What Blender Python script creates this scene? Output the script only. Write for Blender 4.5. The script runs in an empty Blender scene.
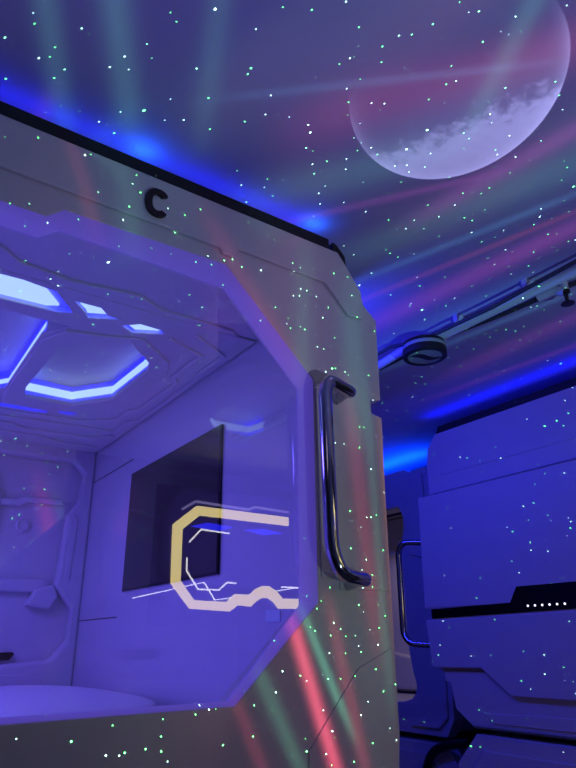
import bpy, bmesh, math, random
from mathutils import Vector, Matrix
random.seed(4)
S = bpy.context.scene
COL = S.collection

# ------------------------------------------------------------------ camera
cd = bpy.data.cameras.new('camera'); cam = bpy.data.objects.new('camera', cd); COL.objects.link(cam)
R_ = Vector((0.82108305, -0.57064783, -0.0135532)); D_ = Vector((0.20771585, 0.32082174, -0.924082)); F_ = Vector((0.53167354, 0.75593285, 0.38195389))
mw = Matrix.Identity(4)
for i in range(3):
    mw[i][0] = R_[i]; mw[i][1] = -D_[i]; mw[i][2] = -F_[i]
mw[0][3], mw[1][3], mw[2][3] = 0.0, -1.2, 1.45
cam.matrix_world = mw
cd.sensor_fit = 'VERTICAL'; cd.sensor_height = 36; cd.lens = 620 / 768 * 36; cd.clip_start = 0.02
S.camera = cam

# ------------------------------------------------------------------ world, exposure
w = bpy.data.worlds.new('night'); S.world = w; w.use_nodes = True
w.node_tree.nodes['Background'].inputs[0].default_value = (0.02, 0.02, 0.06, 1)
w.node_tree.nodes['Background'].inputs[1].default_value = 0.1
S.view_settings.view_transform = 'Standard'; S.view_settings.look = 'None'
S.view_settings.exposure = 0.0; S.view_settings.gamma = 1.0; S.view_settings.use_curve_mapping = False

LED = (0.10, 0.10, 1.0)
CEIL_Z = 2.65

def area_light(name, loc, direction, size, size_y, energy, color, xaxis=None):
    l = bpy.data.lights.new(name, 'AREA'); l.shape = 'RECTANGLE'; l.size = size; l.size_y = size_y
    l.energy = energy; l.color = color
    o = bpy.data.objects.new(name, l); COL.objects.link(o)
    z = -Vector(direction).normalized()
    x = Vector(xaxis) if xaxis else Vector((1, 0, 0))
    x = (x - x.dot(z) * z).normalized(); y = z.cross(x)
    m = Matrix.Identity(4)
    for i in range(3): m[i][0] = x[i]; m[i][1] = y[i]; m[i][2] = z[i]; m[i][3] = loc[i]
    o.matrix_world = m
    return o

# light strips lying on the pod roofs behind the black lips, shining up on the ceiling
area_light('strip_light', (-0.06, 0.070, 2.607), (0, -0.3, 1), 2.1, 0.01, 0.6, (0.001, 0.006, 1.0))
for hx in (0.43, 0.99):
    area_light('bright_strip_light', (hx, 0.06, 2.607), (0, -0.3, 1), 0.04, 0.01, 0.06, (0.01, 0.14, 1.0))
area_light('strip_light', (2.655, 0.1, 2.588), (-0.3, 0, 1), 0.01, 2.1, 1.5, (0.001, 0.006, 1.0))
area_light('strip_light', (3.2, 2.4, 2.52), (-0.3, 0, 1), 0.02, 1.5, 12.0, (0.001, 0.045, 1.0))
# added blue fill light hidden beside the left pod, aimed at the right-hand pods
area_light('corridor_fill_light', (1.24, 1.0, 2.50), (1, 0.0, -0.35), 1.4, 0.03, 12.5, (0.025, 0.032, 1.0), (0, 1, 0))
# lamps in the left pod's ceiling recesses
area_light('pod_ceiling_light', (-0.35, 0.85, 2.27), (0.1, 0, -1), 0.6, 0.5, 15.5, (0.155, 0.11, 1.0))
# weak pinkish fill light added behind the photographer, for the pod fronts
area_light('room_fill_light', (-0.9, -1.7, 2.58), (0.4, 1, -0.2), 0.6, 0.3, 0.35, (1.0, 0.78, 0.86))
area_light('far_pod_lamp', (3.6, 2.4, 2.15), (0, 0, -1), 0.3, 0.6, 1.2, (1.0, 0.8, 0.8))

# ------------------------------------------------------------------ star projector: one point lamp with a slide
PROJ = Vector((0.95, -1.75, 1.05))
STREAK_GAIN = 0.55

def projector():
    l = bpy.data.lights.new('star_projector_light', 'POINT'); l.shadow_soft_size = 0.0; l.energy = 100; l.color = (1, 1, 1)
    o = bpy.data.objects.new('star_projector_light', l); COL.objects.link(o); o.location = PROJ
    l.use_nodes = True; nt = l.node_tree; N = nt.nodes; L = nt.links; N.clear()
    out = N.new('ShaderNodeOutputLight'); em = N.new('ShaderNodeEmission'); L.new(em.outputs[0], out.inputs[0])
    tc = N.new('ShaderNodeTexCoord')
    neg = N.new('ShaderNodeVectorMath'); neg.operation = 'SCALE'; neg.inputs['Scale'].default_value = SIGN
    L.new(tc.outputs['Normal'], neg.inputs[0]); DIR = neg.outputs[0]
    def math_(op, a, b=None, c=None, clamp=False):
        n = N.new('ShaderNodeMath'); n.operation = op; n.use_clamp = clamp
        for i, v in enumerate((a, b, c)):
            if v is None: continue
            if isinstance(v, (int, float)): n.inputs[i].default_value = v
            else: L.new(v, n.inputs[i])
        return n.outputs[0]
    def dot(v):
        n = N.new('ShaderNodeVectorMath'); n.operation = 'DOT_PRODUCT'; L.new(DIR, n.inputs[0]); n.inputs[1].default_value = v
        return n.outputs['Value']
    def vscale(col, f):
        n = N.new('ShaderNodeVectorMath'); n.operation = 'SCALE'
        if isinstance(col, tuple): n.inputs[0].default_value = col
        else: L.new(col, n.inputs[0])
        L.new(f, n.inputs['Scale']) if not isinstance(f, (int, float)) else setattr(n.inputs['Scale'], 'default_value', f)
        return n.outputs[0]
    def vadd(a, b):
        n = N.new('ShaderNodeVectorMath'); n.operation = 'ADD'; L.new(a, n.inputs[0]); L.new(b, n.inputs[1]); return n.outputs[0]
    def ramp01(v, a, b):
        n = N.new('ShaderNodeMapRange'); n.interpolation_type = 'SMOOTHSTEP'
        L.new(v, n.inputs['Value']); n.inputs['From Min'].default_value = a; n.inputs['From Max'].default_value = b
        return n.outputs['Result']
    # stars
    total = None
    for sc, r, gain in ((84, 0.095, 60.0), (24, 0.038, 130.0)):
        v = N.new('ShaderNodeTexVoronoi'); v.voronoi_dimensions = '3D'; v.feature = 'F1'; v.inputs['Scale'].default_value = sc
        L.new(DIR, v.inputs['Vector'])
        k = math_('SUBTRACT', 1.0, math_('DIVIDE', v.outputs['Distance'], r), clamp=True)
        k = math_('MULTIPLY', k, gain)
        sep = N.new('ShaderNodeSeparateColor'); L.new(v.outputs['Color'], sep.inputs[0])
        mx = N.new('ShaderNodeMix'); mx.data_type = 'RGBA'; L.new(ramp01(sep.outputs[0], 0.4, 0.8), mx.inputs['Factor'])
        mx.inputs['A'].default_value = (0.12, 1.0, 0.22, 1); mx.inputs['B'].default_value = (0.5, 1.0, 0.8, 1)
        s = vscale(mx.outputs['Result'], k)
        total = s if total is None else vadd(total, s)
    # aurora streaks: a soft line of light between two places in the room
    C = dict(g=(0.10, 0.42, 0.26), r=(0.62, 0.07, 0.12), m=(0.55, 0.08, 0.42), t=(0.08, 0.35, 0.5), o=(0.7, 0.28, 0.1))
    for A, B, wd, c, s in STREAKS:
        a = (Vector(A) - PROJ); b = (Vector(B) - PROJ); dist = ((a + b) / 2).length
        a.normalize(); b.normalize(); n = a.cross(b).normalized(); m = (a + b).normalized()
        d = dot(tuple(n))
        g = math_('MULTIPLY', d, dist / (wd * 1.0)); g = math_('POWER', 2.718, math_('MULTIPLY', math_('MULTIPLY', g, g), -1.0))
        half = math.acos(max(-1, min(1, m.dot(a))))
        win = ramp01(dot(tuple(m)), math.cos(half * 1.7 + 0.03), math.cos(half * 0.6))
        f = math_('MULTIPLY', math_('MULTIPLY', g, win), s * STREAK_GAIN * dist * dist)
        total = vadd(total, vscale(C[c], f))
    # faint fill added to the slide, masked to shade the front's lower left
    nz = N.new('ShaderNodeTexNoise'); nz.inputs['Scale'].default_value = 3.0; nz.inputs['Detail'].default_value = 1.0
    mp = N.new('ShaderNodeMapping'); mp.inputs['Scale'].default_value = (1.8, 0.7, 0.8); L.new(DIR, mp.inputs[0]); L.new(mp.outputs[0], nz.inputs['Vector'])
    sp = N.new('ShaderNodeSeparateColor'); L.new(nz.outputs['Color'], sp.inputs[0])
    veil = ramp01(dot((0.55, 0.0, 0.83)), -0.15, 0.22)
    total = vadd(total, vscale((0.22, 0.06, 0.08), math_('MULTIPLY', veil, ramp01(sp.outputs[0], 0.45, 0.72))))
    total = vadd(total, vscale((0.03, 0.15, 0.09), math_('MULTIPLY', veil, ramp01(sp.outputs[1], 0.45, 0.72))))
    total = vadd(total, vscale((0.125, 0.065, 0.12), veil))
    upward_fill = ramp01(dot((0, 0, 1)), 0.35, 0.6)  # blue fill added on upward rays, in place of LED bounce
    total = vadd(total, vscale((0.07, 0.17, 0.50), upward_fill))
    # the moon: an oval disc on the ceiling, bright on the side away from the door
    dz = dot((0, 0, 1)); h = CEIL_Z - PROJ.z
    ux = math_('MULTIPLY', math_('DIVIDE', dot((1, 0, 0)), dz), h); uy = math_('MULTIPLY', math_('DIVIDE', dot((0, 1, 0)), dz), h)
    cx, cy = 0.96927 - PROJ.x, -0.53035 - PROJ.y
    px = math_('SUBTRACT', ux, cx); py = math_('SUBTRACT', uy, cy)
    def lin(a, b): return math_('ADD', math_('MULTIPLY', px, a), math_('MULTIPLY', py, b))
    e1 = lin(-0.648 / 0.2995, -0.7616 / 0.2995); e2 = lin(-0.7616 / 0.2529, 0.648 / 0.2529)
    r2 = math_('ADD', math_('MULTIPLY', e1, e1), math_('MULTIPLY', e2, e2)); r = math_('SQRT', r2)
    up = math_('GREATER_THAN', dz, 0.2)
    disc = math_('MULTIPLY', ramp01(r, 1.0, 0.985), up)
    # side coordinate: + towards the bright limb (away from the camera along the ceiling, to the right)
    sd = lin(0.907 / 0.27, 0.42 / 0.27)
    comb = N.new('ShaderNodeCombineXYZ'); L.new(px, comb.inputs[0]); L.new(py, comb.inputs[1])
    mn = N.new('ShaderNodeTexNoise'); mn.inputs['Scale'].default_value = 26; mn.inputs['Detail'].default_value = 5; mn.inputs['Roughness'].default_value = 0.65
    L.new(comb.outputs[0], mn.inputs['Vector'])
    sdn = math_('ADD', sd, math_('MULTIPLY', math_('SUBTRACT', mn.outputs['Fac'], 0.5), 0.8))
    lit = ramp01(sdn, 0.25, 0.58)
    haze = math_('MULTIPLY', ramp01(sd, -0.4, 0.7), 0.30)
    rim = math_('MULTIPLY', math_('MULTIPLY', math_('POWER', r, 14.0), ramp01(sd, -0.6, 0.0)), 0.5)
    tex = math_('ADD', math_('MULTIPLY', mn.outputs['Fac'], 0.5), 0.72)
    mb = math_('ADD', math_('ADD', math_('MULTIPLY', math_('MULTIPLY', lit, tex), 0.62), haze), rim)
    mb = math_('MULTIPLY', mb, disc)
    total = vadd(total, vscale((1.95, 2.1, 3.2), mb))
    L.new(total, em.inputs['Color']); em.inputs['Strength'].default_value = PROJ_GAIN
    return o

SIGN = 1.0
PROJ_GAIN = 0.5
STREAKS = [
    ((0.086, -0.262, 2.65), (0.212, 0.041, 2.65), 0.023, 'g', 0.6),
    ((0.198, -0.339, 2.65), (0.345, -0.049, 2.65), 0.027, 'g', 0.7),
    ((0.376, -0.46, 2.65), (0.502, -0.155, 2.65), 0.025, 'g', 0.4),
    ((0.794, -0.353, 2.65), (1.071, -0.743, 2.65), 0.075, 'r', 0.55),
    ((1.603, 0.396, 2.65), (1.688, -0.352, 2.65), 0.050, 'm', 0.6),
    ((1.066, -0.518, 2.65), (0.934, -0.764, 2.65), 0.027, 'g', 0.6),
    ((0.803, 0.019, 2.65), (1.018, -0.297, 2.65), 0.067, 'g', 0.5),
    ((1.259, -0.259, 2.65), (1.317, -0.628, 2.65), 0.035, 'm', 0.5),
    ((2.264, 0.468, 2.65), (2.249, -0.039, 2.65), 0.05, 'm', 0.35),
    ((1.204, 0.083, 2.65), (1.416, -0.518, 2.65), 0.061, 'g', 0.4),
    ((1.789, 0.622, 2.65), (1.874, -0.054, 2.65), 0.08, 't', 0.5),
    ((0.349, 0.0, 2.581), (0.403, 0.0, 2.323), 0.028, 'g', 0.3),
    ((0.659, 0.0, 2.378), (0.845, 0.0, 2.133), 0.031, 'r', 0.35),
    ((0.901, 0.0, 2.402), (0.89, 0.0, 2.121), 0.031, 'g', 0.3),
    ((1.072, 0.0, 2.309), (1.07, 0.0, 2.03), 0.046, 'g', 0.4),
    ((0.845, 0.0, 1.491), (0.951, 0.0, 1.198), 0.017, 'r', 2.6),
    ((0.876, 0.0, 1.508), (0.967, 0.0, 1.326), 0.012, 'g', 1.2),
    ((0.757, 0.0, 1.394), (0.86, 0.0, 1.208), 0.018, 'g', 0.5),
    ((0.705, 0.0, 1.341), (0.768, 0.0, 1.217), 0.015, 'r', 0.3),
    ((1.052, 0.0, 1.969), (1.086, 0.0, 1.538), 0.027, 'r', 0.4),
    ((1.11, 0.0, 1.98), (1.12, 0.0, 1.447), 0.017, 'g', 0.4),
    ((1.157, 0.0, 1.93), (1.16, 0.0, 1.54), 0.014, 'o', 0.4),
    ((0.62, -0.30, 2.65), (0.98, -0.62, 2.65), 0.012, 't', 0.4),
    ((0.95, 0.05, 2.65), (1.20, -0.30, 2.65), 0.014, 'm', 0.35),
    ((1.35, 0.15, 2.65), (1.52, -0.40, 2.65), 0.016, 't', 0.5),
    ((1.45, 0.25, 2.65), (1.60, -0.35, 2.65), 0.014, 'r', 0.4),
    ((1.98, 0.60, 2.65), (2.05, -0.05, 2.65), 0.018, 't', 0.5),
    ((2.45, 0.70, 2.65), (2.50, 0.00, 2.65), 0.020, 'm', 0.3),
    ((0.30, 0.0, 2.36), (0.22, 0.0, 2.55), 0.020, 'r', 0.25),
    ((0.97, 0.0, 1.45), (1.03, 0.0, 1.20), 0.018, 'r', 0.5),
]
projector()

# ------------------------------------------------------------------ materials
def mat(name, color, rough=0.5, metal=0.0, spec=0.5, coat=0.0, noise=0.0, nscale=8.0, bump=0.0, emit=None, estr=0.0):
    m = bpy.data.materials.new(name); m.use_nodes = True; nt = m.node_tree; b = nt.nodes['Principled BSDF']
    b.inputs['Base Color'].default_value = (*color, 1); b.inputs['Roughness'].default_value = rough
    b.inputs['Metallic'].default_value = metal; b.inputs['Specular IOR Level'].default_value = spec
    b.inputs['Coat Weight'].default_value = coat; b.inputs['Coat Roughness'].default_value = 0.03
    if emit: b.inputs['Emission Color'].default_value = (*emit, 1); b.inputs['Emission Strength'].default_value = estr
    tc = nt.nodes.new('ShaderNodeTexCoord'); n = nt.nodes.new('ShaderNodeTexNoise'); n.inputs['Scale'].default_value = nscale; n.inputs['Detail'].default_value = 4
    nt.links.new(tc.outputs['Object'], n.inputs['Vector'])
    if noise:
        mx = nt.nodes.new('ShaderNodeMix'); mx.data_type = 'RGBA'
        mx.inputs['A'].default_value = (*[c * (1 - noise) for c in color], 1); mx.inputs['B'].default_value = (*[min(1, c * (1 + noise)) for c in color], 1)
        nt.links.new(n.outputs['Fac'], mx.inputs['Factor']); nt.links.new(mx.outputs['Result'], b.inputs['Base Color'])
    if bump:
        bp = nt.nodes.new('ShaderNodeBump'); bp.inputs['Strength'].default_value = bump; bp.inputs['Distance'].default_value = 0.003
        nt.links.new(n.outputs['Fac'], bp.inputs['Height']); nt.links.new(bp.outputs[0], b.inputs['Normal'])
    return m
M = {}
M['shell'] = mat('white_plastic', (0.62, 0.60, 0.60), 0.45, noise=0.04)
M['inner'] = mat('interior_plastic', (0.70, 0.66, 0.72), 0.35, spec=0.5, noise=0.03)
M['gloss'] = mat('glossy_side_panel', (0.66, 0.64, 0.72), 0.35, coat=1.0, noise=0.03, nscale=2)
M['black'] = mat('black_rubber', (0.008, 0.008, 0.01), 0.5, noise=0.2)
M['stripe'] = mat('black_acrylic', (0.004, 0.004, 0.006), 0.25, spec=0.3, noise=0.2)
M['bronze'] = mat('dark_bronze', (0.035, 0.022, 0.022), 0.35, metal=0.3, noise=0.2)
M['chrome'] = mat('chrome', (0.45, 0.45, 0.55), 0.07, metal=1.0, noise=0.02)
M['gloss'].node_tree.nodes['Principled BSDF'].inputs['Coat IOR'].default_value = 1.9
M['screen'] = mat('screen_glass', (0.034, 0.024, 0.016), 0.12, spec=0.5, noise=0.1)
M['fabric'] = mat('white_bedding', (0.75, 0.72, 0.76), 0.9, noise=0.03, nscale=40, bump=0.4)
M['ceiling'] = mat('ceiling_paint', (0.52, 0.48, 0.68), 0.8, noise=0.03, nscale=3, bump=0.05)  # lavender tint puts LED bounce into the paint colour
M['wall'] = mat('wall_paint', (0.30, 0.30, 0.34), 0.8, noise=0.03, nscale=3)
M['floor'] = mat('dark_floor', (0.08, 0.08, 0.09), 0.4, noise=0.2, nscale=5)
M['pipe'] = mat('painted_conduit', (0.70, 0.70, 0.78), 0.4, noise=0.05)
M['cable'] = mat('dark_cable', (0.05, 0.05, 0.06), 0.5, noise=0.1)
M['grey'] = mat('grey_lens', (0.32, 0.36, 0.36), 0.35, noise=0.05)
M['ledwhite'] = mat('led_core', (0.5, 0.5, 0.6), 0.5, emit=(0.40, 0.62, 1.0), estr=1.25)
M['leddot'] = mat('white_dot_light', (0.8, 0.8, 0.8), 0.5, emit=(0.9, 0.92, 1.0), estr=1.6)
M['ledyellow'] = mat('warm_lit_frame', (0.8, 0.8, 0.6), 0.5, emit=(1.0, 0.80, 0.22), estr=3.5)
M['ledline'] = mat('white_lit_line', (0.8, 0.8, 0.8), 0.5, emit=(1.0, 0.97, 0.9), estr=4)
M['tag'] = mat('pale_reflection', (0.75, 0.85, 0.95), 0.4, noise=0.02)  # colour of a pale reflection on the side panel
M['ghostdim'] = mat('violet_ghost_glow', (0.5, 0.5, 0.6), 0.5, emit=(0.6, 0.5, 1.0), estr=0.9)  # emission for the faint ghost outline in the mirror image
M['glowblue'] = mat('deep_blue_glow', (0.3, 0.3, 0.5), 0.5, emit=(0.006, 0.008, 1.0), estr=4.0)  # emission standing in for the blue glow around the LED cores
def glass():
    m = bpy.data.materials.new('clear_pane'); m.use_nodes = True; nt = m.node_tree; N = nt.nodes; N.clear()
    o = N.new('ShaderNodeOutputMaterial'); t = N.new('ShaderNodeBsdfTransparent'); t.inputs[0].default_value = (0.96, 0.96, 0.98, 1)
    g = N.new('ShaderNodeBsdfGlossy'); g.inputs['Roughness'].default_value = 0.0
    f = N.new('ShaderNodeLayerWeight'); f.inputs['Blend'].default_value = 0.5          # Schlick reflectance, the same from both sides
    p5 = N.new('ShaderNodeMath'); p5.operation = 'POWER'; p5.inputs[1].default_value = 5.0; nt.links.new(f.outputs['Facing'], p5.inputs[0])
    k = N.new('ShaderNodeMath'); k.operation = 'MULTIPLY_ADD'; k.inputs[1].default_value = 0.7; k.inputs[2].default_value = 0.18; k.use_clamp = True; nt.links.new(p5.outputs[0], k.inputs[0])
    mx = N.new('ShaderNodeMixShader'); nt.links.new(k.outputs[0], mx.inputs[0]); nt.links.new(t.outputs[0], mx.inputs[1]); nt.links.new(g.outputs[0], mx.inputs[2])
    nt.links.new(mx.outputs[0], o.inputs[0]); return m
M['glass'] = glass()

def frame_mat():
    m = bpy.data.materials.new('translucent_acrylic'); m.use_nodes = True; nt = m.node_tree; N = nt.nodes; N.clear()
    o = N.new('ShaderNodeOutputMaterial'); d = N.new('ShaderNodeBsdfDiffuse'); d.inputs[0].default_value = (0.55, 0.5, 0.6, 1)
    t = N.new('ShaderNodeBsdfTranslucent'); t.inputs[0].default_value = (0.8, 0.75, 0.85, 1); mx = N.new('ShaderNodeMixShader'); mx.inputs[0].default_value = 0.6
    e = N.new('ShaderNodeEmission'); e.inputs[0].default_value = (0.17, 0.10, 1.0, 1); e.inputs[1].default_value = 0.15; ad = N.new('ShaderNodeAddShader')   # violet glow added to the acrylic as emission
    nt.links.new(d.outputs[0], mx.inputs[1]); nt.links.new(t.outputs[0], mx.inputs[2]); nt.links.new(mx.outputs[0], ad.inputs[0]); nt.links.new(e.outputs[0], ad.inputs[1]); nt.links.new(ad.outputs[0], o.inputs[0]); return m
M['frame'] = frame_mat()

# ------------------------------------------------------------------ mesh helpers
FRONT = (Vector((1, 0, 0)), Vector((0, 0, 1)), Vector((0, -1, 0)))     # (u, v) = (x, z), outward = towards the photographer
BACKW = FRONT
SIDER = (Vector((0, 1, 0)), Vector((0, 0, 1)), Vector((-1, 0, 0)))     # (u, v) = (y, z), outward = -x
UNDER = (Vector((1, 0, 0)), Vector((0, 1, 0)), Vector((0, 0, -1)))     # (u, v) = (x, y), outward = down
UP = (Vector((1, 0, 0)), Vector((0, 1, 0)), Vector((0, 0, 1)))

def link(name, me, m, parent=None):
    if isinstance(me, bmesh.types.BMesh):
        bm = me; me = bpy.data.meshes.new(name); bmesh.ops.recalc_face_normals(bm, faces=bm.faces); bm.to_mesh(me); bm.free()
    o = bpy.data.objects.new(name, me); COL.objects.link(o); me.materials.append(m)
    if parent is not None:
        o.parent = parent; o.matrix_parent_inverse = Matrix.Translation(parent_loc(parent)).inverted()
    return o
def parent_loc(p):
    return Vector(p.location)          # things are Empties at their base; mesh parts sit at the world origin
def bev(o, wdt=0.004, seg=2, ang=30):
    b = o.modifiers.new('bevel', 'BEVEL'); b.width = wdt; b.segments = seg; b.limit_method = 'ANGLE'; b.angle_limit = math.radians(ang)
    return o
def smooth(o):
    for p in o.data.polygons: p.use_smooth = True
    return o
def plate(bm, outline, base, thick, frame, holes=()):
    """flat slab: outline in (u, v); back face at `base` along the normal axis position, front face `thick` further out"""
    U, V, Nn = frame
    # base is the coordinate on the normal's axis
    axis = max(range(3), key=lambda i: abs(Nn[i])); sgn = Nn[axis]
    org = Vector((0, 0, 0)); org[axis] = base
    loops = []
    for pts in (outline,) + tuple(holes):
        vs = [bm.verts.new(org + U * p[0] + V * p[1]) for p in pts]
        loops.append(vs)
    if not holes:
        fs = [bm.faces.new(loops[0])]
    else:
        es = []
        for vs in loops:
            for i in range(len(vs)): es.append(bm.edges.new((vs[i], vs[(i + 1) % len(vs)])))
        r = bmesh.ops.triangle_fill(bm, edges=es, use_beauty=True, use_dissolve=False)
        fs = [g for g in r['geom'] if isinstance(g, bmesh.types.BMFace)]
    r = bmesh.ops.extrude_face_region(bm, geom=fs)
    nv = [g for g in r['geom'] if isinstance(g, bmesh.types.BMVert)]
    for v in nv: v.co += Nn * thick
    return bm
def mkplate(name, outline, base, thick, frame, m, parent, holes=(), b=0.004, seg=2):
    bm = bmesh.new(); plate(bm, outline, base, thick, frame, holes); o = link(name, bm, m, parent)
    return bev(o, b, seg) if b else o
def box(bm, a, b):
    vs = [bm.verts.new((x, y, z)) for x in (a[0], b[0]) for y in (a[1], b[1]) for z in (a[2], b[2])]
    for q in ((0, 1, 3, 2), (4, 6, 7, 5), (0, 4, 5, 1), (2, 3, 7, 6), (0, 2, 6, 4), (1, 5, 7, 3)): bm.faces.new([vs[i] for i in q])
def mkbox(name, a, b, m, parent=None, bv=0.0):
    bm = bmesh.new(); box(bm, a, b); o = link(name, bm, m, parent)
    return bev(o, bv) if bv else o
def fillet(pts, r, n=6):
    out = [Vector(pts[0])]
    for i in range(1, len(pts) - 1):
        p, a, b = Vector(pts[i]), Vector(pts[i - 1]), Vector(pts[i + 1])
        da, db = (a - p), (b - p); ra = min(r, da.length * 0.48, db.length * 0.48)
        p0 = p + da.normalized() * ra; p1 = p + db.normalized() * ra
        for k in range(n + 1):
            t = k / n; out.append((1 - t) ** 2 * p0 + 2 * t * (1 - t) * p + t * t * p1)
    out.append(Vector(pts[-1])); return out
def tube(bm, pts, rad, seg=14, cap=True):
    rings = []; pts = [Vector(p) for p in pts]; up = None
    for i, p in enumerate(pts):
        t = (pts[min(i + 1, len(pts) - 1)] - pts[max(i - 1, 0)]).normalized()
        if up is None: up = t.orthogonal().normalized()
        up = (up - up.dot(t) * t).normalized(); s = t.cross(up)
        r = rad(i / (len(pts) - 1)) if callable(rad) else rad
        rings.append([bm.verts.new(p + (up * math.cos(2 * math.pi * k / seg) + s * math.sin(2 * math.pi * k / seg)) * r) for k in range(seg)])
    for a, b in zip(rings, rings[1:]):
        for k in range(seg): bm.faces.new((a[k], a[(k + 1) % seg], b[(k + 1) % seg], b[k]))
    if cap == 'round':
        for ring, c, d in ((rings[0], pts[0], (pts[0] - pts[1]).normalized()), (rings[-1], pts[-1], (pts[-1] - pts[-2]).normalized())):
            prev = ring; r0 = (ring[0].co - c).length
            for a in (25, 50, 70):
                a = math.radians(a); new = [bm.verts.new(c + (v.co - c) * math.cos(a) + d * r0 * math.sin(a)) for v in ring]
                for k in range(seg): bm.faces.new((prev[k], prev[(k + 1) % seg], new[(k + 1) % seg], new[k]))
                prev = new
            bm.faces.new(prev)
    elif cap: bm.faces.new(rings[0]); bm.faces.new(rings[-1])
def mktube(name, pts, rad, m, parent=None, seg=14, cap=True):
    bm = bmesh.new(); tube(bm, pts, rad, seg, cap); o = smooth(link(name, bm, m, parent))
    e = o.modifiers.new('edges', 'EDGE_SPLIT'); e.split_angle = math.radians(50); return o
def lathe(bm, prof, center, axis=Vector((0, 0, 1)), seg=40):
    c = Vector(center); a = axis.normalized(); u = a.orthogonal().normalized(); v = a.cross(u); rings = []
    for r, h in prof:
        if r < 1e-6: rings.append([bm.verts.new(c + a * h)])
        else: rings.append([bm.verts.new(c + a * h + (u * math.cos(2 * math.pi * k / seg) + v * math.sin(2 * math.pi * k / seg)) * r) for k in range(seg)])
    for p, q in zip(rings, rings[1:]):
        for k in range(seg):
            k2 = (k + 1) % seg
            if len(p) == 1 and len(q) == 1: continue
            if len(p) == 1: bm.faces.new((p[0], q[k2], q[k]))
            elif len(q) == 1: bm.faces.new((p[k], p[k2], q[0]))
            else: bm.faces.new((p[k], p[k2], q[k2], q[k]))
def mklathe(name, prof, center, m, parent=None, axis=Vector((0, 0, 1)), seg=40):
    bm = bmesh.new(); lathe(bm, prof, center, axis, seg); o = smooth(link(name, bm, m, parent))
    e = o.modifiers.new('edges', 'EDGE_SPLIT'); e.split_angle = math.radians(35); return o
def ribbon(bm, pts, base, wid, thick, frame):
    """a band of constant width following a polyline in (u, v)"""
    P = [Vector(p) for p in pts]; L_ = []; R2 = []
    for i, p in enumerate(P):
        d0 = (P[i] - P[i - 1]).normalized() if i else (P[1] - P[0]).normalized()
        d1 = (P[i + 1] - P[i]).normalized() if i < len(P) - 1 else d0
        t = (d0 + d1).normalized(); n = Vector((-t.y, t.x)); k = 1 / max(0.5, n.dot(Vector((-d0.y, d0.x))))
        L_.append(p + n * wid / 2 * k); R2.append(p - n * wid / 2 * k)
    plate(bm, [tuple(q) for q in L_ + R2[::-1]], base, thick, frame)
def mkribbon(name, pts, base, wid, thick, frame, m, parent, b=0.0):
    bm = bmesh.new(); ribbon(bm, pts, base, wid, thick, frame); o = link(name, bm, m, parent)
    return bev(o, b) if b else o
def thing(name, label, cat, loc, group=None):
    o = bpy.data.objects.new(name, None); o.location = loc; COL.objects.link(o); o['label'] = label; o['category'] = cat
    o.empty_display_size = 0.1
    if group: o['group'] = group
    return o
def tag(o, label, cat, group=None):
    o['label'] = label; o['category'] = cat
    if group: o['group'] = group
    return o
def struct(name, a, b, m):
    o = mkbox(name, a, b, m); o['kind'] = 'structure'; return o
def mirror(pts, c): return [(2 * c - x, y) for x, y in pts]
def sym(pts, c): return list(pts) + [(2 * c - x, y) for x, y in reversed(pts)]

# ------------------------------------------------------------------ room
struct('ceiling', (-2.6, -2.9, CEIL_Z), (4.6, 4.6, CEIL_Z + 0.1), M['ceiling'])
struct('floor', (-2.6, -2.9, -0.1), (4.6, 4.6, 0.0), M['floor'])
struct('wall_back', (-2.6, -3.0, 0), (4.6, -2.9, CEIL_Z), M['wall'])
struct('wall_left', (-2.7, -2.9, 0), (-2.6, 4.6, CEIL_Z), M['wall'])
struct('wall_right', (4.6, -2.9, 0), (4.7, 4.6, CEIL_Z), M['wall'])
struct('wall_front', (-2.6, 4.6, 0), (4.6, 4.7, CEIL_Z), M['wall'])

# ------------------------------------------------------------------ LEFT POD
XC = -0.05; GP = 'capsule sleeping pods along the room'
pod = thing('sleeping_pod', 'grey-white sleeping pod with black letter on front, octagonal opening and lit violet interior', 'pod', (XC, 0.9, 1.06), GP)
right_half = [(1.135, 1.15), (1.147, 1.24), (1.150, 1.36), (1.158, 1.79), (1.166, 2.025), (1.128, 2.033), (1.126, 2.070), (1.166, 2.078), (1.172, 2.335), (1.125, 2.375), (1.116, 2.41), (1.058, 2.49), (1.030, 2.522)]
outer = [(1.03, 1.07)] + right_half
outline = outer + [(2 * XC - x, z) for x, z in reversed(outer)]
open_r = [(0.703, 1.330), (0.920, 1.53), (0.925, 2.088), (0.655, 2.347), (0.245, 2.340), (0.21, 2.308)]
opening = open_r + [(2 * XC - x, z) for x, z in reversed(open_r)]
mkplate('front_shell', outline, 0.08, 0.08, FRONT, M['shell'], pod, holes=[opening], b=0.003)
inner_r = [(0.692, 1.339), (0.873, 1.522), (0.881, 2.055), (0.657, 2.283), (0.242, 2.290), (0.200, 2.256)]
inner_open = inner_r + [(2 * XC - x, z) for x, z in reversed(inner_r)]
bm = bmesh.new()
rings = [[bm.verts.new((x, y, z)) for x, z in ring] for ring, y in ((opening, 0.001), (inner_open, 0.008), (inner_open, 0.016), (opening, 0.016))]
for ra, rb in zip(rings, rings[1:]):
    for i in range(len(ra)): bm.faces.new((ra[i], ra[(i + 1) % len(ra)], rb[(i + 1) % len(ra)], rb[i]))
fr = link('opening_frame', bm, M['frame'], pod); fr['label'] = 'violet translucent frame round the opening'
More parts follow.
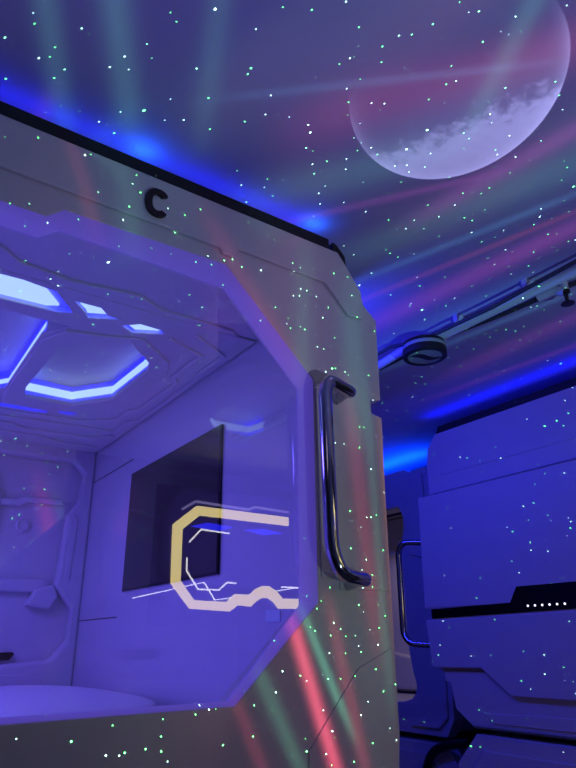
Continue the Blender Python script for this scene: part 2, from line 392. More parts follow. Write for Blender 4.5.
# raised upper header of the front
up_r = [(0.63, 2.386), (0.64, 2.372), (0.672, 2.370), (0.686, 2.400), (0.973, 2.398), (1.022, 2.35), (1.055, 2.315), (1.112, 2.318), (1.110, 2.41), (1.053, 2.488), (1.026, 2.520)]
mkplate('header_panel', up_r + [(2 * XC - x, z) for x, z in reversed(up_r)], 0.0, 0.010, FRONT, M['shell'], pod, b=0.004)
# right-hand column panels
mkplate('column_panel', [(0.985, 1.56), (1.146, 1.56), (1.152, 1.80), (1.158, 2.020), (0.985, 2.022)], 0.0, 0.003, FRONT, M['shell'], pod, b=0.003)
mkplate('column_foot', [(0.88, 1.09), (0.882, 1.236), (1.03, 1.389), (1.140, 1.43), (1.128, 1.20), (1.08, 1.12), (1.0, 1.09)], 0.0, 0.004, FRONT, M['shell'], pod, b=0.002)
# finger recess beside the handle: a raised rim round a sunk strip
mkplate('finger_recess', [(0.930, 1.585), (0.968, 1.585), (0.968, 2.065), (0.930, 2.065)], 0.0, 0.004, FRONT, M['shell'], pod,
        holes=[[(0.936, 1.60), (0.962, 1.60), (0.962, 2.05), (0.936, 2.05)]], b=0.0015)
# black lip along the roof edge
mkplate('roof_lip', [(1.000, 2.522), (0.998, 2.560), (2 * XC - 1.035, 2.560), (2 * XC - 1.060, 2.522)], 0.03, 0.034, FRONT, M['black'], pod, b=0.002)
mkplate('roof_lip', [(1.010, 2.518), (1.012, 2.553), (1.026, 2.548), (1.056, 2.518), (1.060, 2.484), (1.048, 2.496), (1.030, 2.518)], 0.03, 0.036, FRONT, M['black'], pod, b=0.001)
# body: roof, side walls, back
mkbox('roof', (-1.20, 0.08, 2.48), (1.09, 1.86, 2.52), M['shell'], pod, 0.004)
mkbox('side_wall', (1.08, 0.08, 1.08), (1.14, 1.86, 2.48), M['shell'], pod, 0.004)
mkbox('side_wall', (-1.24, 0.08, 1.08), (-1.18, 1.86, 2.48), M['shell'], pod, 0.004)
mkbox('pod_base', (-1.18, 0.12, 1.06), (1.08, 1.86, 1.12), M['shell'], pod, 0.004)
mkbox('rear_wall', (-1.18, 1.80, 1.12), (1.08, 1.86, 2.48), M['shell'], pod)
# interior right side panel: glossy
inr = mkbox('interior_side_panel', (0.90, 0.018, 1.12), (0.93, 1.80, 2.33), M['gloss'], pod)
mkbox('panel_seam', (0.8985, 1.19, 2.146), (0.9005, 1.68, 2.150), M['bronze'], inr)
mkbox('panel_seam', (0.8985, 1.23, 1.538), (0.9005, 1.68, 1.542), M['bronze'], inr)
mkbox('reflection_patch', (0.8980, 0.125, 1.492), (0.9005, 0.19, 1.520), M['tag'], inr)  # pale reflection on the panel, drawn as a thin plate
mkbox('interior_side_panel', (-1.03, 0.08, 1.12), (-1.00, 1.80, 2.33), M['gloss'], pod)
# interior back wall with its moulded recess
mr = [(0.603, 1.375), (0.796, 1.388), (0.861, 1.464), (0.864, 1.584), (0.779, 1.684), (0.789, 1.769), (0.798, 1.987), (0.844, 2.061), (0.858, 2.180), (0.800, 2.235)]
iw = mkplate('interior_back_wall', [(-1.0, 1.12), (0.9, 1.12), (0.9, 2.33), (-1.0, 2.33)], 1.74, 0.06, BACKW, M['inner'], pod, holes=[sym(mr, XC)], b=0.014, seg=3)
mkbox('recess_panel', (-0.98, 1.745, 1.3), (0.88, 1.795, 2.3), M['inner'], iw)
mkplate('moulded_ledge', [(0.45, 1.655), (0.73, 1.655), (0.765, 1.69), (0.73, 1.708), (0.45, 1.708)], 1.745, 0.035, BACKW, M['inner'], iw, b=0.01)
mkplate('moulded_ledge', [(0.50, 2.012), (0.60, 2.016), (0.63, 2.035), (0.785, 2.035), (0.775, 2.062), (0.61, 2.062), (0.58, 2.045), (0.50, 2.045)], 1.745, 0.03, BACKW, M['inner'], iw, b=0.008)
mkplate('moulded_block', [(0.67, 1.60), (0.775, 1.585), (0.805, 1.64), (0.78, 1.69), (0.705, 1.668)], 1.745, 0.05, BACKW, M['inner'], iw, b=0.012)
mkplate('moulded_frame', [(-0.6, 1.78), (-0.52, 1.70), (0.42, 1.70), (0.50, 1.80), (0.51, 2.06), (0.46, 2.17), (0.38, 2.20), (-0.48, 2.20), (-0.6, 2.10)], 1.745, 0.05, BACKW, M['inner'], iw, b=0.018, seg=3)
mkplate('moulded_strip', [(0.815, 1.72), (0.835, 1.70), (0.845, 1.97), (0.825, 1.99), (0.81, 1.96)], 1.68, 0.006, BACKW, M['inner'], iw, b=0.003)
mkplate('moulded_foot', [(0.45, 1.20), (0.83, 1.20), (0.76, 1.325), (0.70, 1.338), (0.45, 1.338)], 1.68, 0.008, BACKW, M['inner'], iw, b=0.004)
mkplate('black_slot', [(0.50, 1.386), (0.645, 1.390), (0.662, 1.412), (0.655, 1.420), (0.50, 1.420)], 1.73, 0.006, BACKW, M['stripe'], iw, b=0.002)
mklathe('round_spotlight', [(0.030, 0), (0.030, 0.012), (0.022, 0.016), (0.020, 0.008), (0.0, 0.008)], (0.622, 1.745, 1.935), M['inner'], iw, axis=Vector((0, -1, 0)))

# interior ceiling
CZ = 2.29
cA = [(0.176, 0.290), (0.223, 0.264), (0.310, 0.277), (0.377, 0.365), (0.340, 0.385), (0.190, 0.425)]
cA = [(-0.30, 0.29), (0.225, 0.264), (0.310, 0.277), (0.380, 0.365), (0.345, 0.385), (-0.30, 0.415)]
cB = [(0.364, 0.298), (0.435, 0.296), (0.466, 0.328), (0.507, 0.332), (0.424, 0.372), (0.412, 0.350)]
cC = [(0.520, 0.364), (0.561, 0.325), (0.624, 0.328), (0.645, 0.348), (0.563, 0.392)]
hexo = [(0.409, 0.585), (0.438, 0.520), (0.576, 0.440), (0.684, 0.550), (0.704, 0.62), (0.695, 0.934), (0.590, 1.076), (0.423, 1.071), (0.405, 0.976)]
cent = [(0.403, 0.450), (0.343, 0.540), (0.348, 1.040), (0.300, 1.110)]
cent = cent + [(2 * XC - x, y) for x, y in reversed(cent)]
slL = [(0.30, 1.205), (0.535, 1.200), (0.545, 1.222), (0.525, 1.238), (0.30, 1.245)]
slR = [(0.572, 1.180), (0.630, 1.165), (0.655, 1.182), (0.620, 1.205), (0.580, 1.203)]
cp = mkplate('ceiling_panel', [(-1.0, 0.245), (0.896, 0.245), (0.896, 1.68), (-1.0, 1.68)], CZ + 0.008, 0.008, UNDER, M['inner'], pod,
             holes=[cA, cB, cC, hexo, cent, slL, slR], b=0.002)
mkbox('recess_cover', (-0.98, 0.25, CZ + 0.075), (0.89, 1.67, CZ + 0.085), M['inner'], cp)
def recess(poly, strip=True, z0=CZ + 0.007, z1=CZ + 0.075, lo=0.018, hi=0.044, grow=0.012, only=None):
    c = Vector((sum(p[0] for p in poly) / len(poly), sum(p[1] for p in poly) / len(poly)))
    big = [tuple(Vector(p) + (Vector(p) - c).normalized() * grow) for p in poly]
    bm = bmesh.new(); a = [bm.verts.new((x, y, z0)) for x, y in big]; b = [bm.verts.new((x, y, z1)) for x, y in big]
    n = len(big)
    for i in range(n): bm.faces.new((a[i], a[(i + 1) % n], b[(i + 1) % n], b[i]))
    link('recess_rim', bm, M['inner'], cp)
    if strip:
        s = [tuple(Vector(p) + (Vector(p) - c).normalized() * (grow - 0.003)) for p in poly]
        for run in only:
            bm = bmesh.new(); lows = [bm.verts.new((*s[i % n], z0 + lo - 0.018)) for i in run]; tops = [bm.verts.new((*s[i % n], z0 + hi)) for i in run]
            for i in range(len(run) - 1): bm.faces.new((lows[i], lows[i + 1], tops[i + 1], tops[i]))
            link('light_strip', bm, M['ledwhite'], cp)
            bm = bmesh.new(); c2 = [tuple(Vector(p) + (Vector(p) - c).normalized() * 0.003) for p in s]
            lows = [bm.verts.new((*c2[i % n], z0 - 0.002)) for i in run]; tops = [bm.verts.new((*c2[i % n], z1 - 0.001)) for i in run]
            for i in range(len(run) - 1): bm.faces.new((lows[i], lows[i + 1], tops[i + 1], tops[i]))
            link('light_strip', bm, M['glowblue'], cp)  # blue glow of the recess wall, put in as an emitting band
recess(hexo, only=[[4, 5, 6, 7, 8]], lo=0.034, hi=0.046)
recess(cent, only=[[1, 2, 3], [5, 6, 7]], lo=0.036, hi=0.036)
for poly in (cA, cB, cC, slL, slR): recess(poly, strip=False)
def lamp_in(poly, sh=0.72, dz=0.045, off=(0, 0), m=None):
    c = Vector((sum(p[0] for p in poly) / len(poly), sum(p[1] for p in poly) / len(poly)))
    q = [tuple(c + (Vector(p) - c) * sh + Vector(off)) for p in poly]
    mkplate('light_strip', q, CZ + dz + 0.006, 0.006, UNDER, m or M['ledwhite'], cp, b=0)
for poly in (cA, cB, cC): lamp_in(poly, 1.06, 0.020, m=M['glowblue'])  # emitting blue plates put in as the glow around each core
lamp_in(cA, 0.86, 0.012, off=(0, 0.006)); lamp_in(cB, 0.74, 0.012, off=(-0.008, 0.003)); lamp_in(cC, 0.76, 0.012, off=(0, 0.004))
for poly in (slL, slR): lamp_in(poly, 0.9, 0.03, m=M['glowblue'])
# raised hexagonal surround and stepped mouldings on the ceiling
sur = [(0.352, 0.567), (0.392, 0.470), (0.512, 0.437), (0.60, 0.400), (0.736, 0.514), (0.770, 0.60), (0.772, 1.038), (0.640, 1.145), (0.36, 1.145), (0.352, 1.04)]
mkplate('ceiling_moulding', sur, CZ, 0.008, UNDER, M['inner'], cp, holes=[hexo], b=0.003)
mkribbon('ceiling_moulding', [(0.66, 0.36), (0.80, 0.42), (0.80, 0.62), (0.83, 0.66), (0.83, 0.98), (0.80, 1.02), (0.80, 1.14), (0.68, 1.24), (0.3, 1.275)], CZ, 0.018, 0.008, UNDER, M['inner'], cp, 0.003)
mkribbon('ceiling_moulding', [(0.72, 0.30), (0.86, 0.38), (0.86, 0.56), (0.878, 0.60), (0.878, 1.10), (0.84, 1.16), (0.84, 1.30), (0.3, 1.345)], CZ, 0.014, 0.007, UNDER, M['inner'], cp, 0.002)
mkribbon('ceiling_moulding', [(-0.5, 1.43), (0.45, 1.42), (0.52, 1.46), (0.80, 1.44), (0.86, 1.36)], CZ, 0.02, 0.008, UNDER, M['inner'], cp, 0.003)
mkribbon('ceiling_moulding', [(-0.5, 1.55), (0.62, 1.54), (0.68, 1.58), (0.86, 1.57)], CZ, 0.02, 0.008, UNDER, M['inner'], cp, 0.003)
# header over the opening, between the shell and the ceiling panel
hd = mkplate('interior_header', [(-1.0, 0.018), (0.898, 0.018), (0.898, 0.240), (-1.0, 0.240)], 2.40, 0.105, UNDER, M['inner'], pod, b=0.003)
mkplate('header_moulding', [(-0.45, 0.13), (0.095, 0.13), (0.155, 0.145), (0.20, 0.185), (0.33, 0.20), (0.50, 0.175), (0.575, 0.215), (0.80, 0.215), (0.83, 0.238), (-0.45, 0.238)], 2.295, 0.008, UNDER, M['inner'], hd, b=0.0035, seg=3)

# the clear pane in the opening
pane_poly = [tuple(Vector((XC, 1.84)) + (Vector(p) - Vector((XC, 1.84))) * 1.0) for p in opening]
bm = bmesh.new(); bm.faces.new([bm.verts.new((x, 0.010, z)) for x, z in inner_open]); g = link('door_pane', bm, M['glass'], pod); g['label'] = 'clear glass pane closing the octagonal opening'
# door handle
def handle(name, pts, rad, stubs, parent, label):
    h = mktube(name, fillet(pts, 0.05, 8), rad, M['chrome'], parent, 24, 'round'); h['label'] = label
    for p, q in stubs:
        mktube('handle_mount', [p, q], rad * 0.85, M['chrome'], h, 16)
    return h
handle('door_handle', [(1.005, -0.052, 2.052), (0.930, -0.060, 2.066), (0.916, -0.060, 2.030), (0.918, -0.060, 1.64), (0.945, -0.060, 1.585), (1.018, -0.052, 1.579)], 0.0175,
       [((0.998, -0.052, 2.052), (1.000, 0.0, 2.045)), ((1.008, -0.052, 1.580), (1.010, 0.0, 1.572))], pod, 'tall chrome pull handle')
# letter C
def c_letter():
    def se(a, b, t, e):
        c, q = math.cos(t), math.sin(t)
        return (a * math.copysign(abs(c) ** e, c), b * math.copysign(abs(q) ** e, q))
    a0, a1 = math.radians(38), math.radians(322); n = 30
    pts = [se(0.031, 0.040, a0 + (a1 - a0) * i / n, 0.86) for i in range(n + 1)]
    b0, b1 = math.radians(48), math.radians(312)
    inn = [se(0.0145, 0.0245, b0 + (b1 - b0) * i / n, 0.86) for i in range(n + 1)]
    return [(0.452 + x, 2.441 + z) for x, z in pts + inn[::-1]]
mkplate('letter_sign', c_letter(), -0.010, 0.010, FRONT, M['bronze'], pod, b=0.0012)['label'] = 'raised dark letter C'

# television, bedding
tv = thing('television', 'flat black television screen on the violet side wall inside the open pod', 'television', (0.90, 0.80, 1.635))
mkbox('bezel', (0.892, 0.434, 1.628), (0.8995, 1.180, 2.082), M['stripe'], tv, 0.001)
mkbox('screen', (0.8905, 0.440, 1.635), (0.8925, 1.174, 2.076), M['screen'], tv)
mt = mkbox('mattress', (-0.96, 0.125, 1.121), (0.885, 1.66, 1.245), M['fabric'])
bb = bev(mt, 0.03, 4); smooth(mt); tag(mt, 'white mattress lying on the floor of the open pod', 'mattress')
def soft(name, c, r, e, label, cat, rz=0.0):
    bm = bmesh.new(); nu, nv = 48, 24
    def sp(v, p): return math.copysign(abs(v) ** p, v)
    rows = []
    for j in range(nv + 1):
        ph = -math.pi / 2 + math.pi * j / nv; row = []
        for i in range(nu):
            th = 2 * math.pi * i / nu
            x = sp(math.cos(ph), 0.8) * sp(math.cos(th), e); y = sp(math.cos(ph), 0.8) * sp(math.sin(th), e); z = sp(math.sin(ph), 1.1)
            z *= 1 - 0.25 * (abs(x * y)) + 0.06 * math.sin(5 * x + 3 * y)
            X, Y = x * r[0], y * r[1]
            row.append(bm.verts.new((c[0] + X * math.cos(rz) - Y * math.sin(rz), c[1] + X * math.sin(rz) + Y * math.cos(rz), c[2] + z * r[2])))
        rows.append(row)
    for a, b in zip(rows, rows[1:]):
        for i in range(nu): bm.faces.new((a[i], a[(i + 1) % nu], b[(i + 1) % nu], b[i]))
    bmesh.ops.remove_doubles(bm, verts=bm.verts, dist=1e-5)
    o = smooth(link(name, bm, M['fabric'])); return tag(o, label, cat)
soft('pillow', (0.59, 1.08, 1.284), (0.285, 0.52, 0.034), 0.55, 'plump white pillow on the mattress in the corner under the television', 'pillow')

# lower pod carrying the lettered one (below the frame)
lp = thing('sleeping_pod', 'closed lower sleeping pod standing beneath the lettered pod', 'pod', (XC, 0.9, 0.0), GP)
lo = [(1.03, 0.02), (1.13, 0.12), (1.13, 0.93), (1.05, 1.045)]
mkplate('front_shell', sym(lo, XC), 0.08, 0.08, FRONT, M['shell'], lp, b=0.004)
mkbox('pod_body', (-1.22, 0.08, 0.0), (1.12, 1.86, 1.055), M['shell'], lp, 0.004)

# ------------------------------------------------------------------ RIGHT NEAR POD (faces -x)
XF = 2.60; YC = 0.035
rp = thing('sleeping_pod', 'blue-lit closed sleeping pod at right with black stripe and six white dots', 'pod', (XF + 0.8, YC, 1.06), GP)
half = [(1.145, 1.248), (1.125, 1.126), (1.030, 1.055)]
base_r = [(1.030, 1.055), (1.125, 1.126), (1.145, 1.248), (1.205, 1.31), (1.205, 2.16), (1.162, 2.165), (1.162, 2.334), (1.141, 2.44), (1.075, 2.52)]
mkplate('front_shell', sym(base_r, YC), XF + 0.10, 0.085, SIDER, M['shell'], rp, b=0.004)
upr = [(1.155, 2.185), (1.155, 2.334), (1.134, 2.44), (1.068, 2.515)]
mkplate('upper_panel', sym(upr, YC), XF + 0.015, 0.012, SIDER, M['shell'], rp, b=0.004)
mkplate('upper_panel', sym([(1.05, 2.275), (0.99, 2.355), (0.96, 2.40), (0.90, 2.42)], YC), XF + 0.003, 0.003, SIDER, M['shell'], rp, b=0.002)
mkplate('middle_panel', sym([(1.232, 1.592), (1.208, 2.172)], YC), XF + 0.015, 0.05, SIDER, M['shell'], rp, b=0.006)
stw = [(1.184, 1.545), (1.184, 1.590), (0.696, 1.598), (0.651, 1.664)]
mkplate('stripe_panel', sym([(1.186, 1.530), (1.186, 1.60)], YC), XF + 0.015, 0.045, SIDER, M['shell'], rp, b=0.0)
mkplate('black_stripe', [(1.184, 1.543), (1.184, 1.588), (0.696, 1.596), (0.651, 1.664), (2 * YC - 0.651, 1.664), (2 * YC - 0.696, 1.596), (2 * YC - 1.184, 1.588), (2 * YC - 1.184, 1.543), (0.0, 1.563)], XF - 0.03, 0.0065, SIDER, M['stripe'], rp, b=0.001)
lowp = [(0.762, 1.205), (0.913, 1.316), (1.215, 1.312), (1.236, 1.538)]
mkplate('lower_panel', [(-0.3, 1.205)] + lowp + [(-0.3, 1.560), ], XF + 0.015, 0.048, SIDER, M['shell'], rp, b=0.006)
mkplate('lower_panel', [(2 * YC - 0.3 - 0.0, 1.205), (2 * YC - 1.215, 1.312), (2 * YC - 1.236, 1.538), (-0.3, 1.560), (-0.3, 1.205)][1:], XF + 0.015, 0.047, SIDER, M['shell'], rp, b=0.006)
mkplate('foot_panel', [(-1.0, 1.065), (1.02, 1.065), (1.112, 1.13), (1.132, 1.245), (1.165, 1.252), (1.165, 1.30), (-1.05, 1.30), (-1.05, 1.13)], XF + 0.015, 0.02, SIDER, M['shell'], rp, b=0.004)
mkplate('foot_panel', [(-0.6, 1.085), (0.90, 1.085), (0.95, 1.124), (0.62, 1.136), (-0.6, 1.136)], XF - 0.005, 0.006, SIDER, M['shell'], rp, b=0.003)
mkplate('roof_lip', sym([(1.075, 2.522), (1.055, 2.560)], YC), XF + 0.07, 0.05, SIDER, M['black'], rp, b=0.002)
mkbox('roof', (XF + 0.10, YC - 1.05, 2.47), (XF + 1.7, YC + 1.05, 2.52), M['shell'], rp, 0.004)
mkbox('side_wall', (XF + 0.10, YC + 1.04, 1.10), (XF + 1.7, YC + 1.10, 2.47), M['shell'], rp, 0.004)
mkbox('side_wall', (XF + 0.10, YC - 1.10, 1.10), (XF + 1.7, YC - 1.04, 2.47), M['shell'], rp, 0.004)
mkbox('pod_base', (XF + 0.10, YC - 1.02, 1.06), (XF + 1.7, YC + 1.0, 1.10), M['shell'], rp)
for k in range(6):
    y = 0.603 - k * 0.0364
    mklathe('dot_light', [(0.0046, 0), (0.0046, 0.002), (0.0, 0.003)], (XF - 0.0368, y, 1.578), M['leddot'], rp, axis=Vector((-1, 0, 0)), seg=14)
hh = handle('door_handle', [(XF - 0.00, 1.215, 1.935), (XF - 0.06, 1.325, 1.945), (XF - 0.06, 1.365, 1.90), (XF - 0.06, 1.375, 1.47), (XF - 0.06, 1.33, 1.425), (XF - 0.0, 1.22, 1.418)], 0.017, [], rp, 'chrome pull handle standing out at the pod edge')
mkplate('edge_flange', [(1.19, 1.32), (1.30, 1.36), (1.31, 1.50), (1.29, 1.90), (1.24, 1.99), (1.19, 2.0)], XF + 0.12, 0.03, SIDER, M['shell'], rp, b=0.004)

# lower pod below it
rl = thing('sleeping_pod', 'blue-lit lower sleeping pod under the pod with the black stripe', 'pod', (XF + 0.8, YC, 0.0), GP)
mkplate('front_shell', sym([(1.06, 0.02), (1.15, 0.1), (1.15, 0.90), (1.02, 1.032)], YC), XF + 0.10, 0.09, SIDER, M['shell'], rl, b=0.006)
mkplate('front_panel', sym([(1.02, 0.10), (1.08, 0.2), (1.08, 0.86), (0.98, 0.97)], YC), XF + 0.01, 0.012, SIDER, M['shell'], rl, b=0.004)
mkbox('pod_body', (XF + 0.10, YC - 1.05, 0.0), (XF + 1.7, YC + 1.03, 1.02), M['shell'], rl, 0.004)

# ------------------------------------------------------------------ FAR POD
XG = 3.0; YD = 2.62
fp = thing('sleeping_pod', 'blue-lit sleeping pod beyond the striped one, open with pale interior', 'pod', (XG + 0.7, YD, 0.93), GP)
f_r = [(1.56, 0.93), (1.50, 1.02), (1.48, 1.30), (1.50, 2.36), (1.53, 2.49), (1.68, 2.485), (1.72, 2.51), (1.84, 2.51)]
fo = [(2 * YD - y, z) for y, z in f_r]
op = [(2.00, 1.085), (1.88, 1.095), (1.81, 1.115), (1.775, 1.15), (1.765, 1.19), (1.785, 1.26), (1.800, 1.34), (1.812, 1.50), (1.805, 2.0), (1.765, 2.12), (1.765, 2.20), (1.80, 2.27)]
mkplate('front_shell', f_r + fo[::-1], XG + 0.08, 0.08, SIDER, M['shell'], fp, holes=[op + [(2 * YD - y, z) for y, z in reversed(op)]], b=0.006)
mkplate('front_panel', [(1.55, 1.45), (1.72, 1.18), (1.70, 1.03), (1.84, 0.97), (1.60, 0.97), (1.53, 1.03), (1.51, 1.30)], XG, 0.02, SIDER, M['shell'], fp, b=0.008)
mkplate('front_panel', [(1.55, 2.45), (1.76, 2.44), (1.74, 2.33), (1.70, 2.27), (1.74, 2.18), (1.72, 1.95), (1.55, 1.90)], XG, 0.02, SIDER, M['shell'], fp, b=0.008)
mkbox('roof', (XG + 0.08, YD - 0.95, 2.43), (XG + 1.5, YD + 0.95, 2.48), M['shell'], fp, 0.004)
mkbox('side_wall', (XG + 0.08, YD - 1.02, 0.96), (XG + 1.5, YD - 0.96, 2.43), M['shell'], fp)
mkbox('side_wall', (XG + 0.08, YD + 0.96, 0.96), (XG + 1.5, YD + 1.02, 2.43), M['shell'], fp)
mkbox('pod_base', (XG + 0.08, YD - 0.95, 0.93), (XG + 1.5, YD + 0.95, 1.05), M['shell'], fp)
mkplate('interior_back_wall', [(YD - 0.94, 1.06), (YD + 0.94, 1.06), (YD + 0.94, 2.42), (YD - 0.94, 2.42)], XG + 0.95, 0.03, SIDER, M['inner'], fp, b=0)
mkplate('moulded_step', [(YD - 0.9, 1.08), (YD + 0.9, 1.08), (YD + 0.9, 1.30), (YD + 0.3, 1.36), (YD - 0.1, 1.30), (YD - 0.35, 1.36), (YD - 0.9, 1.36)], XG + 0.92, 0.08, SIDER, M['inner'], fp, b=0.02, seg=3)
mkplate('black_rail', [(1.80, 2.225), (3.3, 2.225), (3.3, 2.24), (1.80, 2.24)], XG + 0.06, 0.03, SIDER, M['black'], fp, b=0)
fl = thing('sleeping_pod', 'lower sleeping pod under the open far pod, behind the black hose', 'pod', (XG + 0.7, YD, 0.0), GP)
mkplate('front_shell', sym([(3.66, 0.02), (3.74, 0.1), (3.74, 0.80), (3.66, 0.895)], YD), XG + 0.08, 0.08, SIDER, M['shell'], fl, b=0.006)
mkplate('front_panel', sym([(3.56, 0.12), (3.64, 0.2), (3.64, 0.74), (3.56, 0.84)], YD), XG, 0.012, SIDER, M['shell'], fl, b=0.004)
mkbox('pod_body', (XG + 0.08, YD - 1.0, 0.0), (XG + 1.5, YD + 1.0, 0.89), M['shell'], fl, 0.004)
ho = mktube('hose', fillet([(XG - 0.05, 1.72, 0.5), (XG - 0.05, 1.72, 0.72), (XG - 0.05, 1.64, 0.86), (XG - 0.05, 1.52, 0.905), (XG - 0.05, 1.36, 0.93)], 0.12, 8), 0.024, M['black'])
tag(ho, 'black hose arching out of the gap between the two right-hand pods', 'hose')

# ------------------------------------------------------------------ ceiling services
pipe = thing('ceiling_conduit', 'pale conduit pipe with straps running along the ceiling above the corridor', 'pipe', (1.86, 0.3, 2.60))
mktube('pipe', [(1.90, -2.0, 2.612), (1.86, 0.0, 2.612), (1.85, 0.34, 2.608), (1.80, 0.48, 2.600), (1.82, 0.66, 2.600), (1.84, 2.2, 2.612)], 0.019, M['pipe'], pipe)
for y in (-1.2, -0.5, -0.12, 0.20, 0.75, 1.5):
    mkplate('pipe_strap', [(1.815, y), (1.905, y), (1.905, y + 0.022), (1.815, y + 0.022)], CEIL_Z, 0.030, UNDER, M['pipe'], pipe, b=0.002)
c1 = mktube('cable', [(1.83, -2.0, 2.625), (1.815, -0.3, 2.612), (1.800, 0.02, 2.590), (1.790, 0.22, 2.590), (1.795, 0.40, 2.600), (1.76, 0.52, 2.618), (1.79, 2.0, 2.63)], 0.008, M['cable'])
tag(c1, 'thin dark cable sagging along the near side of the ceiling conduit', 'cable')
c2 = mktube('cable', [(1.96, -2.0, 2.636), (1.985, -0.3, 2.634), (1.95, 0.1, 2.634), (1.90, 0.38, 2.632), (1.92, 2.0, 2.636)], 0.009, M['cable'])
tag(c2, 'thicker dark cable behind the ceiling conduit, towards the sprinkler', 'cable')
dx, dy, DZ = 1.812, 0.385, 2.526
dr = thing('ceiling_drum', 'round black drum fixture with pale underside hanging from the ceiling conduit', 'fixture', (dx, dy, DZ))
mklathe('housing', [(0.0, 0.075), (0.074, 0.070), (0.086, 0.064), (0.088, 0.052), (0.088, 0.048)], (dx, dy, DZ), M['black'], dr)
mklathe('ring', [(0.086, 0.050), (0.0895, 0.048), (0.0895, 0.034), (0.086, 0.032)], (dx, dy, DZ), M['grey'], dr)
mklathe('housing_rim', [(0.087, 0.034), (0.091, 0.032), (0.091, 0.004), (0.086, 0.0), (0.073, 0.0), (0.072, 0.008), (0.0, 0.008)], (dx, dy, DZ), M['black'], dr)
mklathe('lens', [(0.070, 0.007), (0.070, 0.003), (0.0, 0.002)], (dx, dy, DZ), M['grey'], dr)
wave = []
for i in range(17):
    t = -1 + i / 8; wave.append((t * 0.067, 0.014 * math.sin(t * math.pi)))
wv = [(x, y + 0.018 * math.cos(x / 0.067 * math.pi / 2) + 0.002) for x, y in wave] + [(x, y - 0.018 * math.cos(x / 0.067 * math.pi / 2) - 0.002) for x, y in reversed(wave)]
ca, sa = math.cos(-0.6), math.sin(-0.6)
mkplate('wave_mark', [(dx + x * ca - y * sa, dy + x * sa + y * ca) for x, y in wv], DZ + 0.0025, 0.0015, UNDER, M['black'], dr, b=0)
mktube('hanger', [(dx, dy, DZ + 0.069), (dx, dy, 2.605)], 0.018, M['pipe'], dr)
sx_, sy_ = 1.945, -0.185
sp = thing('sprinkler_head', 'small dark sprinkler head hanging from the ceiling beside the conduit', 'sprinkler', (sx_, sy_, 2.55))
mktube('drop_pipe', [(sx_, sy_, 2.65), (sx_, sy_, 2.60)], 0.014, M['pipe'], sp)
mklathe('sprinkler_body', [(0.016, 0.055), (0.016, 0.045), (0.008, 0.04), (0.006, 0.015), (0.004, 0.004), (0.0, 0.004)], (sx_, sy_, 2.55), M['bronze'], sp)
mklathe('deflector', [(0.0, 0.005), (0.022, 0.004), (0.024, 0.0), (0.0, -0.002)], (sx_, sy_, 2.55), M['bronze'], sp)
mktube('elbow', fillet([(sx_ - 0.01, sy_ + 0.10, 2.622), (sx_ - 0.005, sy_ + 0.03, 2.622), (sx_, sy_, 2.60)], 0.03), 0.017, M['pipe'], sp)

# ------------------------------------------------------------------ lit frame on the opposite wall, seen only mirrored in the pane
lf = thing('lit_wall_frame', 'glowing warm octagonal frame with thin white lines, mirrored in the pod glass', 'lit frame', (2.4, -2.6, 1.63))
YR = -2.58
o_l = [(1.747, 1.796), (1.887, 1.645), (2.177, 1.632), (2.222, 1.690), (2.28, 1.690), (2.36, 1.705)]
bump = [(2.37 + 0.0, 1.700), (2.40, 1.745), (2.44, 1.768), (2.48, 1.768), (2.52, 1.745), (2.55, 1.700)]
rest = [(2.75, 1.690), (3.05, 1.690), (3.20, 1.80), (3.20, 2.19), (3.05, 2.335)]
outerL = [(1.747, 1.796), (1.887, 1.645), (2.177, 1.632), (2.240, 1.672), (2.34, 1.665)] + [(2.385, 1.70), (2.43, 1.722), (2.48, 1.722), (2.53, 1.70), (2.57, 1.655)] + [(2.78, 1.655), (2.93, 1.80), (2.93, 2.15), (2.80, 2.293), (1.905, 2.303), (1.738, 2.165)]
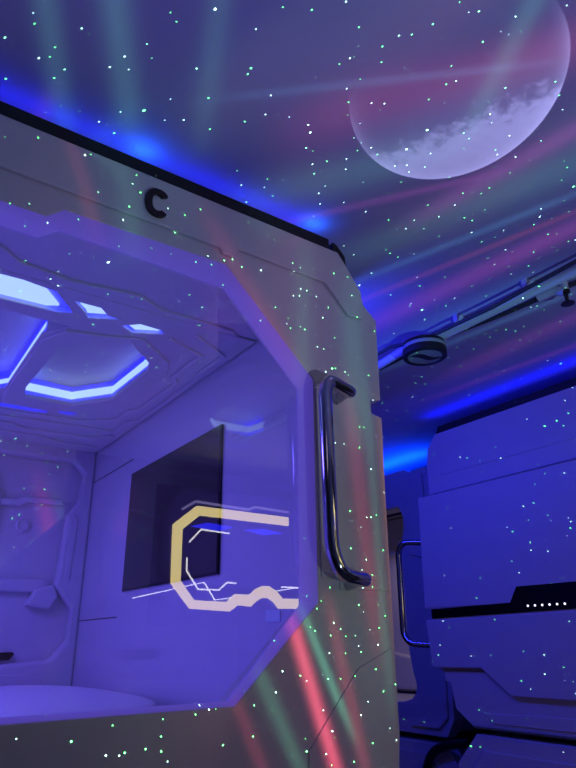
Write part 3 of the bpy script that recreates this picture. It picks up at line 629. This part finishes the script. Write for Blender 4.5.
innerL = [(1.810, 1.812), (1.912, 1.696), (2.155, 1.690), (2.215, 1.742), (2.335, 1.738)] + [(2.375, 1.775), (2.43, 1.800), (2.49, 1.800), (2.55, 1.77), (2.60, 1.722)] + [(2.76, 1.722), (2.85, 1.82), (2.85, 2.12), (2.76, 2.232), (1.930, 2.242), (1.806, 2.138)]
BACKF = (Vector((1, 0, 0)), Vector((0, 0, 1)), Vector((0, 1, 0)))
mkplate('lit_band', outerL, YR - 0.02, 0.02, BACKF, M['ledyellow'], lf, holes=[innerL], b=0)
mkplate('backing_panel', [(1.62, 1.55), (3.04, 1.55), (3.04, 2.43), (1.62, 2.43)], YR - 0.05, 0.025, BACKF, M['stripe'], lf, b=0.003)
mkribbon('lit_line', [(1.50, 1.700), (1.984, 1.810), (2.070, 1.701), (2.717, 1.796)], YR - 0.019, 0.006, 0.008, BACKF, M['ledline'], lf)
mkplate('mirrored_blue_smudge', [(1.87, 2.165), (2.0, 2.20), (2.20, 2.185), (2.08, 2.145)], YR - 0.02, 0.004, BACKF, M['glowblue'], lf, b=0)  # blue smudges of the mirror image, added as glowing plates
mkplate('mirrored_blue_smudge', [(2.28, 2.175), (2.45, 2.195), (2.62, 2.175), (2.45, 2.150)], YR - 0.02, 0.004, BACKF, M['glowblue'], lf, b=0)
mkribbon('ghost_outline', [(1.80, 2.270), (1.90, 2.335), (2.324, 2.320), (2.374, 2.345), (2.674, 2.335), (2.728, 2.300), (2.90, 2.295)], YR - 0.02, 0.016, 0.006, BACKF, M['ghostdim'], lf)  # ghost outline of the mirror image, added as a glowing band
for ln in ([(1.865, 2.06), (1.95, 2.150), (2.17, 2.140)], [(1.855, 1.96), (1.855, 1.88), (1.945, 1.765), (2.10, 1.765), (2.16, 1.815), (2.23, 1.812)], [(2.60, 1.80), (2.76, 1.80)]):
    mkribbon('lit_line', ln, YR - 0.02, 0.009, 0.006, BACKF, M['ledline'], lf)
mkbox('support_post', (2.3, YR - 0.09, 0.0), (2.6, YR - 0.05, 2.40), M['stripe'], lf)
mkbox('wall_bracket', (2.3, -2.9, 1.9), (2.6, YR - 0.09, 2.1), M['stripe'], lf)
